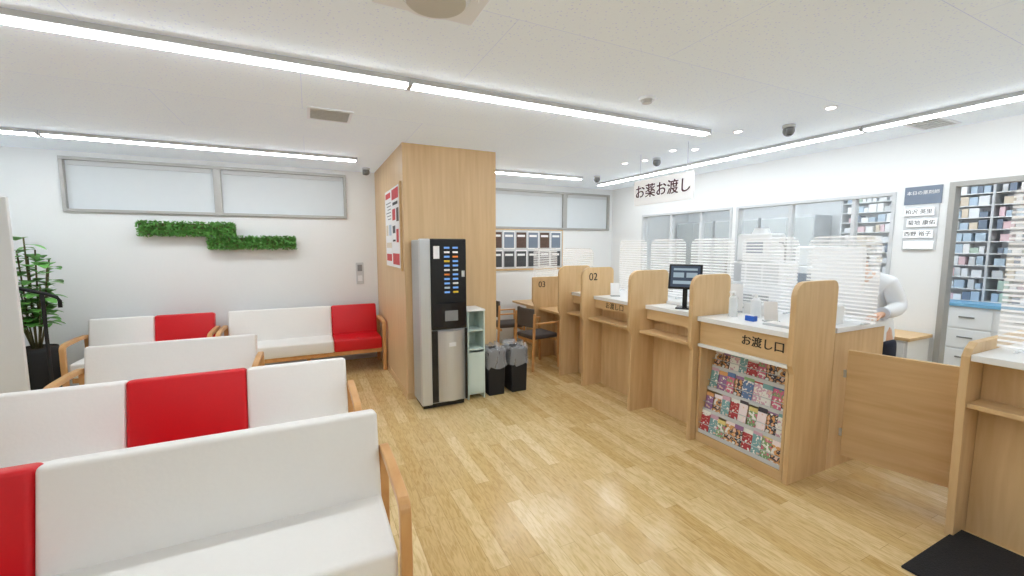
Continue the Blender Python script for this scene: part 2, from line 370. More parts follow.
# ------------------------------------------------ benches
def bench(xr,y,secs,label):
    L=sum(s[0] for s in secs); t=thing('waiting_bench',label,'bench',(xr-L,y,0),0,'upholstered waiting benches')
    x=0
    for w,c in secs:
        m=c+'_vinyl'
        build(box(B(),x+.0006,x+w-.0006,-.56,-.05,.29,.44,.022,4),'seat_cushion',m,t,smooth=True)
        build(box(B(),x+.0006,x+w-.0006,-.055,.05,-.03,.39,.024,4),'back_cushion',m,t,loc=(0,-.10,.425),rot=(math.radians(-11),0,0),smooth=True)
        x+=w
    build(box(B(),0,L,-.52,-.47,.235,.288),'seat_rail','arm',t,bevel=.004); build(box(B(),0,L,-.14,-.09,.235,.288),'seat_rail','arm',t,bevel=.004)
    for xm in ([L/2] if L>1.3 else []):
        build(box(B(),xm-.02,xm+.02,-.50,-.10,0,.235,.006),'leg','arm',t)
    path=[(-.03,0),(-.035,.3),(-.05,.57)]+arc(-.09,.59,.042,0,90,5)+[(-.25,.637)]+[(-.46,.63)]+arc(-.52,.58,.045,95,180,6)+[(-.57,.42),(-.555,0)]
    for xa in (-.050,L+.004):
        bm=B(); ribbon(bm,path,.019,'x',xa,xa+.044); build(bm,'armrest','arm',t,bevel=.006,smooth=False)
    return t
bench(.26,2.10,[(.66,'red'),(1.18,'white')],'nearest white bench with a red section cut by the left edge')
bench(.20,3.20,[(.6,'white'),(.6,'red'),(.6,'white')],'second white bench with a red section in its middle')
bench(-.46,4.42,[(1.16,'white')],'all-white short bench in the third row')
bench(-1.05,6.08,[(.565,'white'),(.565,'red')],'short white and red bench by the plant at the back wall')
bench(.80,6.08,[(1.15,'white'),(.57,'red')],'long white bench with red right end beside the wood pillar')
# ------------------------------------------------ left partition, handrail, plant
t=thing('partition_panel','tall white free-standing partition cut by the left edge','partition',(-2.58,4.9,0))
build(box(B(),-.42,.38,0,.04,.03,2.0,.006),'board','white',t)
build(box(B(),-.40,.36,-.12,.16,0,.03,.004),'foot','lgrey',t)
t=thing('handrail','slim black sloping metal handrail with a bent end in front of the plant','handrail',(-2.15,5.14,0))
bm=B(); tube(bm,[(-.75,0,1.44),(-.4,0,1.32),(-.15,0,1.235),(.04,0,1.17),(.09,0,1.145),(.11,0,1.11),(.11,0,1.05)],.015,10); build(bm,'rail','matte_black',t,smooth=True)
bm=B(); tube(bm,[(.0,0,1.18),(.0,0,.6),(0,0,0.012)],.014,10); cyl(bm,(0,0,.006),.05,.012); build(bm,'post','matte_black',t,smooth=False)
bm=B(); tube(bm,[(-.55,0,1.36),(-.55,0,.6),(-.55,0,0.012)],.014,10); cyl(bm,(-.55,0,.006),.05,.012); build(bm,'post','matte_black',t,smooth=False)
def leaf(bm,base,d,L,w,droop=.25):
    d=Vector(d).normalized(); side=d.cross(Vector((0,0,1)))
    side=side.normalized() if side.length>.01 else Vector((1,0,0)); base=Vector(base); rows=[]
    for i in range(6):
        f=i/5; p=base+d*L*f+Vector((0,0,-droop*L*f*f)); ww=w*math.sin(PI*min(.98,f*.9+.05))
        rows.append([bm.verts.new(p-side*ww),bm.verts.new(p+Vector((0,0,-.12*ww))),bm.verts.new(p+side*ww)])
    for i in range(5):
        for k in (0,1): bm.faces.new((rows[i][k],rows[i][k+1],rows[i+1][k+1],rows[i+1][k]))
t=thing('potted_plant','bushy green plant in a rounded black pot in the far left corner','plant',(-2.48,5.74,0))
build(lathe(B(),[(.10,0),(.135,.03),(.165,.2),(.175,.4),(.165,.56),(.150,.60),(.14,.60),(.14,.58)]),'pot','matte_black',t,smooth=True)
bm=B(); cyl(bm,(0,0,.586),.135,.01); build(bm,'soil','soil',t)
bl=B()
for k in range(12):
    a=k*2*PI/12+.3; q=.16 if k%3 else .06; tx,ty=math.cos(a)*q,math.sin(a)*q; hh=1.05+.2*random.random()+(.45 if k%3==0 else .25*(k%2))
    pts=[(math.cos(a)*.03,math.sin(a)*.03,.59),(tx*.5,ty*.5,.8),(tx,ty,hh)]
    build(tube(B(),pts,.007,6),'stem','stem',t,smooth=True)
    for j in range(13):
        f=.05+.95*j/12; p=Vector(pts[1])*(1-f)+Vector(pts[2])*f
        an=a+j*2.4; leaf(bl,p,(math.cos(an),math.sin(an),.25+.8*random.random()),.12+.07*random.random(),.062,.6)
build(bl,'foliage','green2',t)
def green(x0,x1,z0,z1,label):
    t=thing('green_wall_planter',label,'wall planter',((x0+x1)/2,YB-.02,z0),0,'artificial green wall panels'); w=(x1-x0)/2; h=z1-z0
    build(box(B(),-w+.01,w-.01,-.05,.018,.01,h-.01,.004),'tray','stem',t)
    bm=B(); random.seed(int(abs(x0)*100))
    for i in range(1500):
        p=Vector((random.uniform(-w,w),-.05-random.random()*.05,random.uniform(-.005,h+.01)))
        a=Vector((random.uniform(-1,1),random.uniform(-1,.1),random.uniform(-1,1))).normalized()*random.uniform(.014,.026)
        b_=Vector((random.uniform(-1,1),random.uniform(-1,1),random.uniform(-1,1))).normalized()*.012
        bm.faces.new([bm.verts.new(q) for q in (p-a,p+b_,p+a,p-b_)])
    build(bm,'foliage','green',t)
green(-1.75,-.80,1.72,1.875,'left, higher panel of artificial greenery on the back wall')
green(-1.10,-.15,1.565,1.715,'right, lower panel of artificial greenery on the back wall')
t=thing('wall_switch','grey-white wall control panel between green planter and pillar','switch',(.63,YB,1.07))
build(box(B(),-.05,.05,-.02,0,0,.3,.005),'plate','lgrey',t)
build(box(B(),-.03,.03,-.026,-.02,.18,.27,.002),'display','grey',t); build(box(B(),-.03,.03,-.026,-.02,.04,.12,.002),'button','plastic',t)
t=thing('poster_board','framed posters in white and red on the left face of the pillar','poster',(.87,4.85,1.34))
build(box(B(),-.02,-.001,-.44,.44,0,.92,.003),'frame','oakh',t)
build(box(B(),-.024,-.0205,.0,.42,.03,.89),'sheet','paper',t); build(box(B(),-.024,-.0205,-.42,-.01,.03,.89),'sheet','paper',t)
blk=[(-.40,-.03,.76,.87,'redp'),(-.36,-.08,.70,.73,'ink'),(-.40,-.28,.52,.66,'brownp'),(-.22,-.05,.54,.66,'redp'),(-.38,-.26,.30,.44,'redp'),(-.20,-.05,.40,.48,'darkp'),(-.20,-.05,.31,.33,'ink'),(-.40,-.03,.06,.18,'redp'),
 (.05,.37,.80,.86,'redp')]+[(.04,.04+.3-.05*(i%3),.74-.036*i,.750-.036*i,'grey') for i in range(6)]+[(.04,.18,.38,.50,'pblue'),(.24,.37,.38,.50,'pbeige'),(.04,.37,.24,.30,'pbeige'),(.05,.37,.09,.17,'redp')]
for (a,b,c,d,m) in blk: build(box(B(),-.026,-.0245,a,b,c,d),'printed_block',m,t)
# ------------------------------------------------ coffee vending machine
t=thing('vending_machine','tall silver and black cup coffee vending machine in front of the pillar','vending machine',(.93,3.95,0))
W=.46
build(box(B(),0,W,.02,.34,.04,1.66,.012),'body','silver2',t)
build(box(B(),.02,W-.02,.03,.33,0,.04),'plinth','black',t)
build(box(B(),-.006,.10,-.035,.0195,.05,1.67,.014,3),'side_trim','silver',t)
build(box(B(),.103,W,-.022,.0195,.79,1.67,.01,3),'selection_panel','black',t)
build(box(B(),.103,W,.0,.0195,.05,.785,.006),'lower_door','silver2',t)
build(box(B(),.103,.165,-.012,-.0005,.06,.78,.003),'dark_strip','black',t)
build(box(B(),W-.02,W+.002,-.025,-.0005,.06,.785,.003),'dark_strip','black',t)
pts=[(.17+.26*i/10,-.002-.05*math.sin(PI*i/10)) for i in range(11)]+[(.43,-.001),(.17,-.001)]
bm=B(); prism(bm,pts,'z',.07,.77); build(bm,'curved_front','silver',t)
build(box(B(),.265,.335,-.058,-.052,.62,.66,.002),'badge','plastic',t)
bc=['btn','paper','btn','yellow','btn','paper','orange','btn','btn','pblue','btn']
for i in range(11):
    for j in range(2):
        z=1.575-i*.043; x=.235+j*.085
        build(box(B(),x,x+.055,-.026,-.022,z,z+.018,.002),'button',bc[(i+j*4)%11],t)
build(box(B(),.13,.19,-.026,-.022,1.48,1.60,.002),'price_card','paper',t)
bm=B(); prism(bm,[(.13+.31*i/10,-.022-.05*math.sin(PI*i/10)) for i in range(11)]+[(.44,-.0225),(.13,-.0225)],'z',.82,1.05); build(bm,'dispensing_hatch','black',t,bevel=.003)
build(box(B(),.22,.35,-.083,-.073,.88,.98,.003),'hatch_window','grey',t)
build(box(B(),.41,.44,-.028,-.022,1.30,1.36,.002),'coin_slot','silver',t)
t=thing('side_cabinet','narrow white open shelf cabinet right of the vending machine','cabinet',(1.43,4.02,0))
bm=B(); box(bm,0,.015,0,.28,0,.93); box(bm,.175,.19,0,.28,0,.93); box(bm,.015,.175,.265,.28,0,.93)
build(bm,'body','mint',t,bevel=.002)
build(box(B(),-.004,.194,-.005,.284,.9305,.95,.003),'top','white',t)
for z in (.05,.3,.52,.72): build(box(B(),.016,.174,.01,.264,z,z+.015),'shelf','mint',t)
build(box(B(),.0155,.1745,.0,.009,.07,.50),'door','mint',t)
def bin_(x,y,label):
    t=thing('waste_bin',label,'bin',(x,y,0),0,'black waste bins')
    bm=B(); w,d,h=.105,.13,.48
    prism(bm,[(-w*.85,0),(w*.85,0),(w,h),(-w,h)],'y',-d,d); build(bm,'body','matte_black',t,bevel=.01)
    bm=B(); n=28; rings=[]
    for z,k in ((h-.18,1.14),(h-.06,1.07),(h+.005,1.05),(h+.04,.95),(h+.0,.6)):
        rings.append([bm.verts.new((w*k*max(-1,min(1,1.35*math.cos(2*PI*i/n)))+random.uniform(-.01,.01),d*k*max(-1,min(1,1.35*math.sin(2*PI*i/n)))+random.uniform(-.01,.01),z+random.uniform(-.025,.025))) for i in range(n)])
    for a in range(4):
        for i in range(n): bm.faces.new((rings[a][i],rings[a][(i+1)%n],rings[a+1][(i+1)%n],rings[a+1][i]))
    build(bm,'bin_liner','bag',t,smooth=True)
bin_(1.76,4.16,'black waste bin with clear liner next to the narrow cabinet'); bin_(2.03,4.16,'black waste bin with clear liner on the right, farther from the vending machine')
# ------------------------------------------------ notice board
t=thing('notice_board','wide wood-framed notice board under the far window','notice board',(3.28,YB,1.2))
build(box(B(),-.70,.70,-.02,0,0,.68),'frame','oakh',t,bevel=.003); build(box(B(),-.68,.68,-.024,-.0205,.03,.66),'board_face','lgrey',t)
for i in range(6):
    for j in range(2):
        x=-.66+i*.222; z=1.2+.04+j*.31
        tt=thing('notice',f'dark printed notice in the {"upper" if j else "lower"} row of the notice board, column {i+1} from left','poster',(3.28+x,YB-.024,z),0,'notices on the wall board')
        build(box(B(),0,.205,-.002,0,0,.295),'sheet',['paper','lgrey'][(i+j)%2],tt)
        build(box(B(),.012,.193,-.0035,-.0021,.02,.275),'printed_area',['darkp','brownp','darkp','slate'][(i*2+j)%4],tt)
        build(box(B(),.03,.17,-.0048,-.0036,.20,.235),'heading','paper',tt)
# ------------------------------------------------ service counter
def divider(y,x0,x1,h,label,num=None,r=.10):
    t=thing('divider_panel',label,'counter divider',(x0,y,0),0,'oak counter dividers'); w=x1-x0; q=min(r,.05)
    pts=[(0.03,0),(w,0),(w,h-q)]+[(w-q+q*math.cos(math.radians(a)),h-q+q*math.sin(math.radians(a))) for a in (0,30,60,90)]
    pts+=[(r+r*math.cos(math.radians(a)),h-r+r*math.sin(math.radians(a))) for a in (90,110,130,150,170,180)]+[(0,.82),(.03,.76)]
    build(prism(B(),pts,'y',0,.035),'board','oak',t,bevel=.003)
    if num: text(num,.12,(.15,-.0015,h-.11),FY,'ink',t,'number')
    return t
divider(5.22,2.84,3.34,1.16,'low square-topped oak divider marked 03 at the seated booth','03',.02)
D=[(4.33,2.72,3.18,1.36,'oak divider just behind the one marked 02',None),(3.88,2.74,3.18,1.36,'oak divider marked 02',"02"),
 (3.06,2.71,3.19,1.37,'oak divider right of the 02 divider, third from the magazine rack',None),(2.37,2.74,3.18,1.37,'oak divider at the left end of the magazine rack',None),(1.61,2.79,3.26,1.37,'tall oak divider at the right end of the magazine rack',None)]
for y,x0,x1,h,lab,num in D: divider(y,x0,x1,h,lab,num)
bm=B(); box(bm,3.265,3.95,1.60,1.648,1.0,1.035); box(bm,3.195,3.95,1.648,4.365,1.0,1.035)
for y0,y1,xf in ((1.648,2.368,2.80),(2.408,3.058,2.90),(3.098,3.878,2.90),(3.918,4.328,2.90)): box(bm,xf,3.1949,y0,y1,1.0,1.035)
o=build(bm,'countertop','white'); tag(o,'long white countertop of the service counter','countertop')
def unit(y0,y1,label):
    t=thing('counter_unit',label,'counter',(3.02,(y0+y1)/2,0),0,'oak counter fronts'); w=(y1-y0)/2
    build(box(B(),0,.025,-w,w,.0,.998),'front_panel','oak',t)
    build(box(B(),-.19,-.001,-w,w,.77,.795,.003),'bag_shelf','oakh',t)
    build(box(B(),-.1,-.001,-w,w,.90,.998),'top_rail','oakh',t)
    build(box(B(),.18,.9,-w,-w+.02,.0,.998),'side_panel','white',t)
    return t
unit(3.92,4.326,'narrow oak counter front behind the 02 divider')
u2=unit(3.10,3.876,'oak counter front with bag shelf right of the 02 divider')
text('お渡し口',.075,(-.1015,.05,.948),FX,'ink',u2)
unit(2.41,3.056,'oak counter front with bag shelf below the tablet')
t=thing('counter_end_panel','low oak side panel closing the counter behind the swing gate','counter panel',(3.265,1.61,0))
build(box(B(),0,.66,0,.03,0,.998),'board','oak',t,bevel=.003)
# magazine rack unit
t=thing('magazine_rack','oak magazine rack built under the pick-up counter','magazine rack',(2.83,2.008,0)); w=.356
build(box(B(),.0,.30,-w,w,0,.07),'base','oakh',t,bevel=.003); build(box(B(),.27,.30,-w,w,.071,.998),'back','oak',t)
build(box(B(),.0,.269,-w,-w+.02,.071,.79),'side_panel','oak',t,bevel=.002); build(box(B(),.0,.269,w-.02,w,.071,.79),'side_panel','oak',t,bevel=.002)
build(box(B(),-.02,.269,-w,w,.791,.815,.003),'ledge','white',t)
build(box(B(),.0,.02,-w,w,.816,.998),'sign_board','oakh',t,bevel=.002)
text('お渡し口',.080,(-.0015,-.165,.915),FX,'ink',t); text('お渡し口',.080,(-.0013,-.1675,.9165),FX,'ink',t)
rows=[(.012,.088),(.055,.262),(.098,.436),(.141,.610)]
for x,z in rows:
    build(box(B(),x,x+.08,-w+.021,w-.021,z-.014,z-.004),'tier_shelf','oakh',t)
    build(box(B(),x-.005,x,-w+.021,w-.021,z-.014,z+.016),'tier_lip','lgrey',t)
    build(tube(B(),[(x-.002,-w+.021,z+.07),(x-.002,w-.021,z+.07)],.003,6),'rail','silver',t)
cols=[(222,120,150),(250,236,238),(226,170,110),(100,130,176),(245,245,240),(186,70,76),(140,176,124),(156,116,162),(70,66,78),(232,214,140),(218,176,196),(130,176,180)]
cm=[cover('magazine_cover',rgb(*cols[i]),rgb(*cols[(i*5+3)%12]),rgb(*cols[(i*7+6)%12]),i) for i in range(12)]
rn=['bottom','second lowest','second highest','top']
random.seed(21)
for j,(x,z) in enumerate(rows):
    for i in range(9):
        y=2.008-w+.024+.042+i*.0735
        hh=random.choice((.145,.155,.165)) if j==3 else random.choice((.15,.165,.175,.19)); hw=random.choice((.034,.038,.041))
        bm=B(); box(bm,-.0025,.0025,-hw,hw,0,hh,.001,1)
        o=build(bm,'magazine',cm[(i*5+j*3+random.randint(0,2))%12],None,(2.83+x+.010+.007*(i%2),y,z-.0035),rot=(0,math.radians(10),0))
        tag(o,f'magazine with a multicoloured cover in the {rn[j]} row of the rack','magazine',f'magazines in the {rn[j]} row')
# swing gate
g0=Vector((3.31,1.565)); g1=Vector((3.45,1.00)); gd=g1-g0; ang=math.atan2(gd.y,gd.x); gl=gd.length
t=thing('swing_gate','flat oak swing gate between the two counters','gate',(g0.x,g0.y,0),ang)
prf=[(.02,.14),(gl-.03,.14),(gl,.17),(gl,.86),(gl-.03,.89),(.02,.89)]
build(prism(B(),prf,'y',-.015,.015),'gate_panel','oakx',t,bevel=.003)
for z in (.3,.72):
    bm=B(); cyl(bm,(.008,0,z),.009,.05); build(bm,'hinge','silver',t)
# right counter
t=thing('side_counter','oak counter with a white top at the right edge of the photo','counter',(3.3,.2,0))
build(box(B(),-.02,.01,-.9,.698,0,.998),'front_panel','oak',t); build(box(B(),-.19,-.021,-.9,.698,.745,.77,.003),'bag_shelf','oakh',t)
build(box(B(),-.20,.62,-.9,.698,.999,1.035,.004),'top','white',t)
pts=[(-.17,0),(.6,0),(.6,1.09),(-.12,1.09),(-.17,1.06),(-.20,1.02),(-.20,.80)]
build(prism(B(),pts,'y',.70,.735),'end_panel','oak',t,bevel=.003)
build(box(B(),.58,.60,-.9,.698,0,.998),'rear_panel','white',t)
o=build(box(B(),-.323,.323,-.27,.27,0,.012,.004),'floor_mat','mat',None,(2.92,.645,.001)); tag(o,'black mat on the floor in front of the right counter','floor mat')
def screen(x,y,w,h,label,z=1.035,rz=0,foot=.055):
    t=thing('acrylic_screen',label,'screen',(x,y,z),rz,'clear acrylic screens')
    r=.07; pts=[(-w,.012),(w,.012)]+[(w-r+r*math.cos(math.radians(a)),h-r+r*math.sin(math.radians(a))) for a in (0,22,45,67,90)]+[(-w+r+r*math.cos(math.radians(a)),h-r+r*math.sin(math.radians(a))) for a in (90,112,135,158,180)]
    build(prism(B(),pts,'x',-.003,.003),'sheet','acryl',t)
    for s in (-.75,.75): build(box(B(),-foot,foot,s*w-.006,s*w+.006,0,.012),'foot','acryl2',t)
screen(3.6,1.77,.24,.64,'clear screen with painted reflection stripes at the right end of the counter in front of the white-coated person')
screen(3.6,2.33,.25,.64,'clear screen with painted reflection stripes in front of the white dispensing machine')
screen(3.6,2.91,.25,.64,'clear screen with painted reflection stripes behind the black tablet')
screen(3.6,3.48,.25,.64,'clear screen with painted reflection stripes behind the 02 counter')
screen(3.6,4.04,.24,.64,'clear screen with painted reflection stripes at the far end of the high counter')
screen(3.40,.55,.34,.90,'large clear screen with painted reflection stripes on the right-edge counter')
for y0,y1,lab in ((4.37,5.215,'oak-topped low desk of the seated booth marked 03'),(5.26,6.1,'low desk of the farthest seated booth')):
    t=thing('booth_desk',lab,'desk',(3.3,(y0+y1)/2,0)); w=(y1-y0)/2
    build(box(B(),-.36,.4,-w,w,.69,.72,.003),'desk_top','oakh',t); build(box(B(),-.1,-.07,-w,w,0,.689),'front_panel','oak',t)
    build(box(B(),-.069,.38,-w,-w+.02,0,.689),'side_panel','oak',t); build(box(B(),-.069,.38,w-.02,w,0,.689),'side_panel','oak',t)
screen(3.3,4.8,.36,.85,'tall clear screen with painted reflection stripes on the 03 booth desk',z=.72); screen(3.3,5.68,.36,.85,'tall clear screen with painted reflection stripes on the farthest booth desk',z=.72)
def chair(x,y,rz,label):
    t=thing('booth_chair',label,'chair',(x,y,0),rz,'booth chairs')
    build(box(B(),-.19,.19,-.2,.2,.40,.46,.02,3),'seat','darkgrey',t,smooth=True)
    bm=B(); ribbon(bm,[(-.18+.36*i/8,.18+.035*math.sin(PI*i/8)) for i in range(9)],.018,'z',.56,.80); build(bm,'backrest','darkgrey',t,bevel=.01)
    for sx in (-1,1):
        build(prism(B(),[(-.215,0),(-.19,0),(-.18,.60),(-.205,.60)],'x',sx*.21-.012,sx*.21+.012),'leg','arm',t,bevel=.004)
        build(prism(B(),[(.20,0),(.23,0),(.205,.74),(.175,.74)],'x',sx*.21-.012,sx*.21+.012),'leg','arm',t,bevel=.004)
        bm=B(); box(bm,sx*.21-.016,sx*.21+.016,-.21,.18,.601,.620,.006); build(bm,'armrest','arm',t)
    build(box(B(),-.2,.2,-.18,-.158,.36,.395),'seat_frame','arm',t); build(box(B(),-.2,.2,.15,.172,.36,.395),'seat_frame','arm',t)
chair(2.70,4.84,PI/2+.12,'nearer dark grey chair with wooden legs at the 03 booth')
chair(2.66,5.70,PI/2-.1,'farther dark grey chair with wooden legs near the notice board')
# ------------------------------------------------ things on the counter
t=thing('tablet_terminal','black touchscreen terminal on a stand on the counter','tablet',(3.04,2.72,1.035),-.95)
build(box(B(),-.07,.07,-.06,.08,0,.015,.004),'base','black',t); build(box(B(),-.02,.02,.02,.04,.015,.20),'stand','black',t)
o=build(box(B(),-.14,.14,-.012,.012,-.115,.115,.008),'screen_housing','black',t,loc=(0,-.005,.29),rot=(math.radians(-16),0,0))
build(box(B(),-.122,.122,-.0145,-.0125,-.096,.096),'screen','screen',o)
for a,b,c,d in ((-.10,.10,.055,.075),(-.10,-.01,-.01,.035),(.01,.10,-.01,.035),(-.10,.10,-.07,-.04)): build(box(B(),a,b,-.0155,-.0146,c,d),'screen_block','screen2',o)
t=thing('dispensing_machine','white boxy pharmacy machine on the rear of the counter','machine',(3.81,2.52,1.035))
build(box(B(),-.13,.13,-.26,.26,0,.20,.015,3),'lower_body','plastic',t); build(box(B(),-.12,.12,-.25,.25,.203,.42,.015,3),'drawer_block','white',t)
build(box(B(),-.10,.12,-.13,.2,.422,.68,.02,3),'upper_body','white',t)
build(box(B(),-.106,-.1005,-.06,.1,.50,.61,.003),'display','slate',t)
for k in range(3): build(box(B(),-.126,-.1205,-.23+k*.16,-.09+k*.16,.225,.40,.003),'tray_front','lgrey',t)
build(box(B(),-.138,-.1305,-.16,.16,.05,.13,.003),'output_slot','grey',t)
bm=B(); cyl(bm,(0,.03,.705),.08,.05,r2=.06); build(bm,'lid','plastic',t)
build(tube(B(),[(0,-.2,.42),(0,-.2,.55),(-.05,-.2,.6),(-.09,-.2,.6)],.008,8),'feed_arm','grey',t,smooth=True)
t=thing('back_monitor','white-backed monitor facing the person in the lab coat','monitor',(3.76,1.86,1.035),-.1)
build(box(B(),-.06,.06,-.08,.08,0,.012),'base','plastic',t); build(box(B(),-.01,.01,-.03,.03,.012,.22),'stand','plastic',t); build(box(B(),-.02,.02,-.19,.19,.2,.56,.01,3),'panel','plastic',t,loc=(-.031,0,0))
def printer(x,y,z,label):
    t=thing('printer',label,'printer',(x,y,z),0,'white printers')
    build(box(B(),-.13,.13,-.2,.2,0,.2,.015,3),'body','plastic',t); build(box(B(),-.136,-.1305,-.14,.14,.05,.08),'paper_slot','grey',t); build(box(B(),-.08,.12,-.14,.14,.2005,.22,.004),'feeder','lgrey',t)
printer(3.81,3.60,1.035,'white printer on the counter near the 02 divider')
printer(3.53,4.7,.72,'white printer on the desk near the 03 booth')
printer(3.81,3.05,1.035,'white printer on the counter behind the tablet')
def bottle(x,y,z,r,h,m,label,cap='white'):
    t=thing('pump_bottle',label,'bottle',(x,y,z),0,'pump bottles'); bm=B(); cyl(bm,(0,0,h*.35),r,h*.7); cyl(bm,(0,0,h*.74),r,h*.08,r2=r*.4); build(bm,'body',m,t,bevel=.002,smooth=False)
    bm=B(); cyl(bm,(0,0,h*.83),r*.35,h*.1); box(bm,-r*1.3,r*.3,-.006,.006,h*.88,h*.94); build(bm,'pump',cap,t)
bottle(3.05,2.24,1.035,.033,.22,'acryl2','clear pump bottle at the left of the pick-up counter'); bottle(3.18,2.14,1.035,.035,.2,'plastic','white pump bottle on the pick-up counter')
bottle(3.05,3.3,1.035,.03,.18,'acryl2','clear pump bottle on the 02 counter'); bottle(3.4,1.9,1.035,.035,.17,'plastic','white pump bottle close behind the pick-up screen')
def boxthing(name,cat,x,y,z,w,d,h,m,m2,label,rz=0):
    t=thing(name,label,cat,(x,y,z),rz); build(box(B(),-w/2,w/2,-d/2,d/2,0,h,.004),'body',m,t); build(box(B(),-w/2+.008,w/2-.008,-d/2+.008,d/2-.008,h+.0003,h+.004),'top_face',m2,t)
boxthing('blue_box','box',3.0,2.05,1.035,.05,.07,.04,'blue2','paper','small blue box on the pick-up counter')
boxthing('money_tray','tray',3.0,1.82,1.035,.13,.2,.015,'lgrey','paper','pale tray on the pick-up counter')
boxthing('tissue_box','box',3.36,2.22,1.035,.11,.22,.09,'white','lgrey','white tissue box on the pick-up counter',.2)
boxthing('file_box','box',3.45,2.62,1.035,.12,.26,.24,'plastic','lgrey','white upright file box behind the tablet')
boxthing('paper_stack','paper',3.25,2.95,1.035,.2,.18,.03,'paper','white','stack of white paper behind the tablet')
boxthing('card_reader','card reader',3.3,3.5,1.035,.1,.16,.05,'black','grey','black card reader on the 02 counter')
boxthing('drawer_box','box',3.42,1.75,1.035,.16,.14,.13,'white','plastic','small white box in front of the right end screen')
def holder(x,y,label,h=.15,w=.05,rz=-.5):
    t=thing('card_holder',label,'sign holder',(x,y,1.035),rz,'clear stand-up card holders'); build(box(B(),-w,w,-.03,.03,0,.01),'base','acryl2',t)
    build(box(B(),-w,w,-.002,.002,.01,h),'card','paper',t,rot=(-.15,0,0))
holder(3.10,1.96,'white card in a clear stand on the pick-up counter'); holder(3.1,3.75,'white card in a clear stand beside the 02 divider')
holder(3.28,2.42,'larger white card standing between the tablet and the pump bottles',.24,.08,-.9)
t=thing('low_cabinet','low white cabinet with oak top behind the swing gate','cabinet',(4.83,2.39,0))
build(box(B(),-.2,.2,-.66,.6,0,.78),'body','white',t); build(box(B(),-.22,.20,-.68,.62,.7805,.81,.004),'top','oakh',t)
for y in (-.64,-.22,.19):
    d=build(box(B(),-.215,-.201,y,y+.39,.05,.76,.002),'door','white',t); build(box(B(),-.225,-.2155,y+.03,y+.04,.5,.62),'handle','silver',d)
t=thing('hanging_sign','white hanging sign with large maroon lettering above the counter','sign',(3.4,3.4,2.06))
build(box(B(),-.012,.012,-.41,.41,0,.27,.003),'board','sign',t)
text('お薬お渡し',.158,(-.0135,0,.135),FX,'maroon',t); text('お薬お渡し',.158,(-.0133,-.004,.137),FX,'maroon',t)
for s in (-.33,.33):
    bm=B(); tube(bm,[(0,s,.27),(0,s,H-2.06)],.003,6); build(bm,'wire','silver',t)
t=thing('name_board','white and slate board of name plates on the right wall','sign',(XR,1.875,1.56))
build(box(B(),-.014,0,-.13,.13,.42,.58,.002),'header','slate',t); build(box(B(),-.010,0,-.12,.12,.0,.418),'backing','lgrey',t)
text('本日の薬剤師',.038,(-.0155,0,.52),FX,'paper',t)
for i,n in enumerate(('柏沢 英里','菊地 康佑','西野 裕子')):
    q=(.012,-.012,.008)[i]
    p=build(box(B(),-.026,-.0125,-.105+q,.105+q,.315-i*.1,.385-i*.1,.002),'name_plate','sign',t); text(n,.045,(-.0265,q,.35-i*.1),FX,'ink',t)
build(box(B(),-.026,-.0125,-.105,.105,.015,.085,.002),'name_plate','sign',t)
# ------------------------------------------------ dispensary behind glass
t=thing('dispensary_counter','long dispensary cabinet with blue top and white drawers behind the doorway','cabinet',(6.65,1.7,0))
build(box(B(),-.3,.3,-1.2,1.6,0,.95),'body','white',t); build(box(B(),-.33,.32,-1.22,1.62,.951,.99,.004),'top','blue',t)
for i in range(7):
    for j in range(4):
        d=build(box(B(),-.315,-.3005,-1.19+i*.4,-.81+i*.4,.06+j*.22,.26+j*.22,.003),'drawer','plastic',t)
        build(box(B(),-.325,-.3155,-1.06+i*.4,-.94+i*.4,.17+j*.22,.185+j*.22),'handle','grey',d)
t=thing('medicine_shelf','white wall shelving full of medicine boxes in the dispensary','shelf',(6.72,1.7,.992))
for y in (-1.2,-.52,.16,.84,1.58): build(box(B(),-.13,.2,y,y+.02,0,1.30),'upright','lgrey',t)
build(box(B(),.2,.21,-1.2,1.6,0,1.3),'back_panel','fixture',t)
zs=[.0,.13,.26,.39,.52,.65,.78,.91,1.04,1.17]
for z in zs+[1.285]: build(box(B(),-.129,.199,-1.179,1.579,z+.0005 if z else .002,z+.010),'shelf','white',t)
random.seed(11)
bxm=['paper','paper','plastic','plastic','lgrey','lgrey','pblue','pblue','pblue','pgreen','pbeige','paper','slate','pink']
proto={}
nm=['bottom','second','third','fourth','fifth','sixth','seventh','eighth','ninth','top']
for zi,z in enumerate(zs):
    for (ya,yb) in ((-.48,.14),(.20,.82),(.88,1.56)):
        y=ya
        while True:
            w=random.choice((.04,.05,.065,.08)); h=random.choice((.06,.075,.09,.10)); mt=random.choice(bxm)
            if y+w>yb: break
            k=(w,h,mt)
            if k not in proto:
                bm=B(); box(bm,0,.12,0,w,0,h,.001,1); o=build(bm,'medicine_box',mt); proto[k]=o
            else: o=proto[k].copy(); C.objects.link(o)
            o.location=(6.595,1.7+y,.992+z+.0102)
            tag(o,f'small medicine box on the {nm[zi]} shelf of the dispensary shelving','box',f'medicine boxes on the {nm[zi]} shelf')
            y+=w+random.choice((.004,.006,.01,.03))
